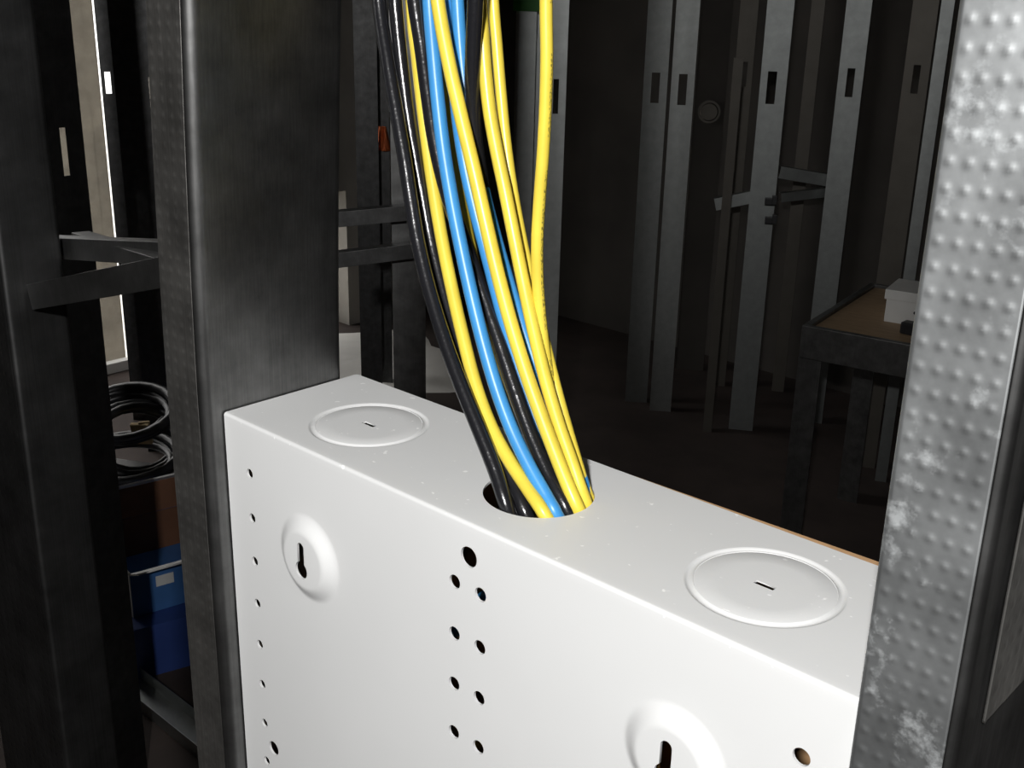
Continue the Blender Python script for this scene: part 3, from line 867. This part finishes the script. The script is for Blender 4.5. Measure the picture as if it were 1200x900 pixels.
def flap(par, a, b, d, mat):
    a = Vector(a); b = Vector(b); d = Vector(d); nrm = (b - a).cross(d).normalized() * 0.002
    mb = MB(); q = [a, b, b + d, a + d]
    for s in (-1, 1): mb.v += [tuple(x + nrm * s) for x in q]
    mb.f = [(0, 1, 2, 3), (7, 6, 5, 4), (0, 4, 5, 1), (1, 5, 6, 2), (2, 6, 7, 3), (3, 7, 4, 0)]
    return mb.build('flap', mat, par)
flap(c2, (0, 0.002, lz), (lx, 0.002, lz), (0, -0.06, 0.028), M['card_white'])
flap(c2, (0.002, 0, lz), (0.002, ly, lz), (-0.05, 0.0, 0.085), M['card_white'])
flap(c2, (0, ly + 0.018, lz + 0.07), (lx, ly + 0.018, lz + 0.07), (0, -0.03, 0.02), M['card_white'])
flap(c2, (0, ly - 0.002, lz), (lx, ly - 0.002, lz), (0, 0.02, 0.07), M['card_brown'])
flap(c2, (lx - 0.002, 0, lz), (lx - 0.002, ly, lz), (0.05, 0.0, 0.03), M['card_white'])
MB().bb(0.0045, lx - 0.0045, ly - 0.006, ly - 0.0042, 0.005, lz).build('lining', M['card_brown'], c2)
sd = MB().bb(-0.0015, 0, 0, ly, 0, lz).build('white_side', M['card_white'], c2)
lb = MB().bb(0.055, 0.095, -0.0012, 0, 0.06, 0.085).build('sticker', M['card_white'], c2)
# white sheet leaning between the cartons and the stud
o = MB().quad_box((0, 0, 0.14), (0.11, 0.004, 0.30), ry=0.12).build('white_board_offcut', M['card_white'])
p = on(2, 0.0, 138, 770); o.location = (p.x - 0.25, p.y + 0.05, 0.0); o.rotation_euler = (math.radians(-8), 0, 0.5)
tag(o, 'white board offcut leaning beside the open blue carton', 'board')
# coils of black cable behind
def coil(label, px, py, hd, R, r, turns, tilt, sq=0.5):
    c = at(px, py, hd); P = []
    rg = random.Random(px + py)
    for i in range(turns * 22 + 1):
        a = 2 * math.pi * i / 22; rr = R * (1 + 0.09 * math.sin(a * 0.37 + px)) ; 
        P.append(Vector((rr * math.cos(a), rr * math.sin(a) * 0.8, r * 1.6 * math.sin(a * 0.31) + i / 22 * r * 0.9)))
    Mx = Matrix.Rotation(tilt[1], 3, 'Z') @ Matrix.Rotation(tilt[0], 3, 'X')
    P = [Mx @ q + c for q in P]
    return tag(tube('cable_coil', P, r, M['black_rubber'], 10, origin=c), label, 'cable coil', 'coils of black cable')
coil('upper black cable coil heaped beneath the concrete column', 150, 492, 3.05, 0.13, 0.013, 3, (0.35, 0.4))
coil('middle black cable coil in the heap behind the blue carton', 158, 518, 3.02, 0.12, 0.013, 3, (0.9, 1.4))
coil('lowest black cable coil lying behind the blue carton', 150, 545, 3.0, 0.14, 0.012, 3, (0.15, 0.2))
hp = at(152, 560, 3.12)
o = MB().bb(-0.22, 0.22, -0.16, 0.16, 0, max(0.1, hp.z - 0.03)).build('storage_crate', M['black_plastic'], bevel=0.01); o.location = (hp.x, hp.y, 0); o.rotation_euler = (0, 0, 0.5)
tag(o, 'black crate holding up the heap of cable coils', 'crate')
for k, (px, py) in enumerate(((136, 562),)):
    p = at(px, py, 3.0)
    P = [p + Vector((0.22 * t, 0.05 * t, 0.03 * math.sin(3 * t) - 0.05 * t * t)) for t in [i / 12 for i in range(13)]]
    root = empty('plug_lead', p)
    MB().quad_box((0, 0, 0), (0.018, 0.014, 0.012), rz=0.6).build('plug', M['card_white'], root, bevel=0.002)
    tube('lead', [q - p for q in P], 0.002, M['black_rubber'], 8, parent=root, origin=(0, 0, 0))
    tag(root, 'black lead with pale plug in the gap above the cartons' if k == 0 else 'pale plug almost hidden behind the narrow left stud', 'lead', 'plug leads')
p = at(166, 508, 2.98)
o = MB().quad_box((0, 0, 0), (0.05, 0.012, 0.065), rz=0.7, rx=0.3).quad_box((0.01, 0.004, 0.01), (0.03, 0.016, 0.05), rz=1.1, rx=-0.2).build('crumpled_tan_paper', M['tan'], bevel=0.003)
o.location = p; tag(o, 'crumpled tan paper caught among the black coils', 'paper')

# pale mound added for the daylit dusty floor, daylight in its colour
pd = MB(); nr, na = 7, 36; rg = random.Random(5)
pd.v.append((0, 0, 0.03))
for i in range(1, nr + 1):
    for j in range(na):
        a = 2 * math.pi * j / na; r_ = i / nr * (0.42 + 0.06 * math.sin(3 * a + 1) + 0.04 * math.sin(7 * a))
        pd.v.append((r_ * math.cos(a), r_ * math.sin(a), 0.03 * (1 - (i / nr) ** 2) + 0.005 * rg.random() if i < nr else 0.0005))
for j in range(na):
    pd.f.append((0, 1 + j, 1 + (j + 1) % na))
    for i in range(nr - 1):
        a = 1 + i * na; pd.f.append((a + j, a + na + j, a + na + (j + 1) % na, a + (j + 1) % na))
o = pd.build('daylit_floor_dust', M['plaster'], smooth=80); o.location = (-2.88, 2.50, 0)
tag(o, 'pale mound added for daylight on the dusty floor by the low window', 'dust', None, 'stuff')
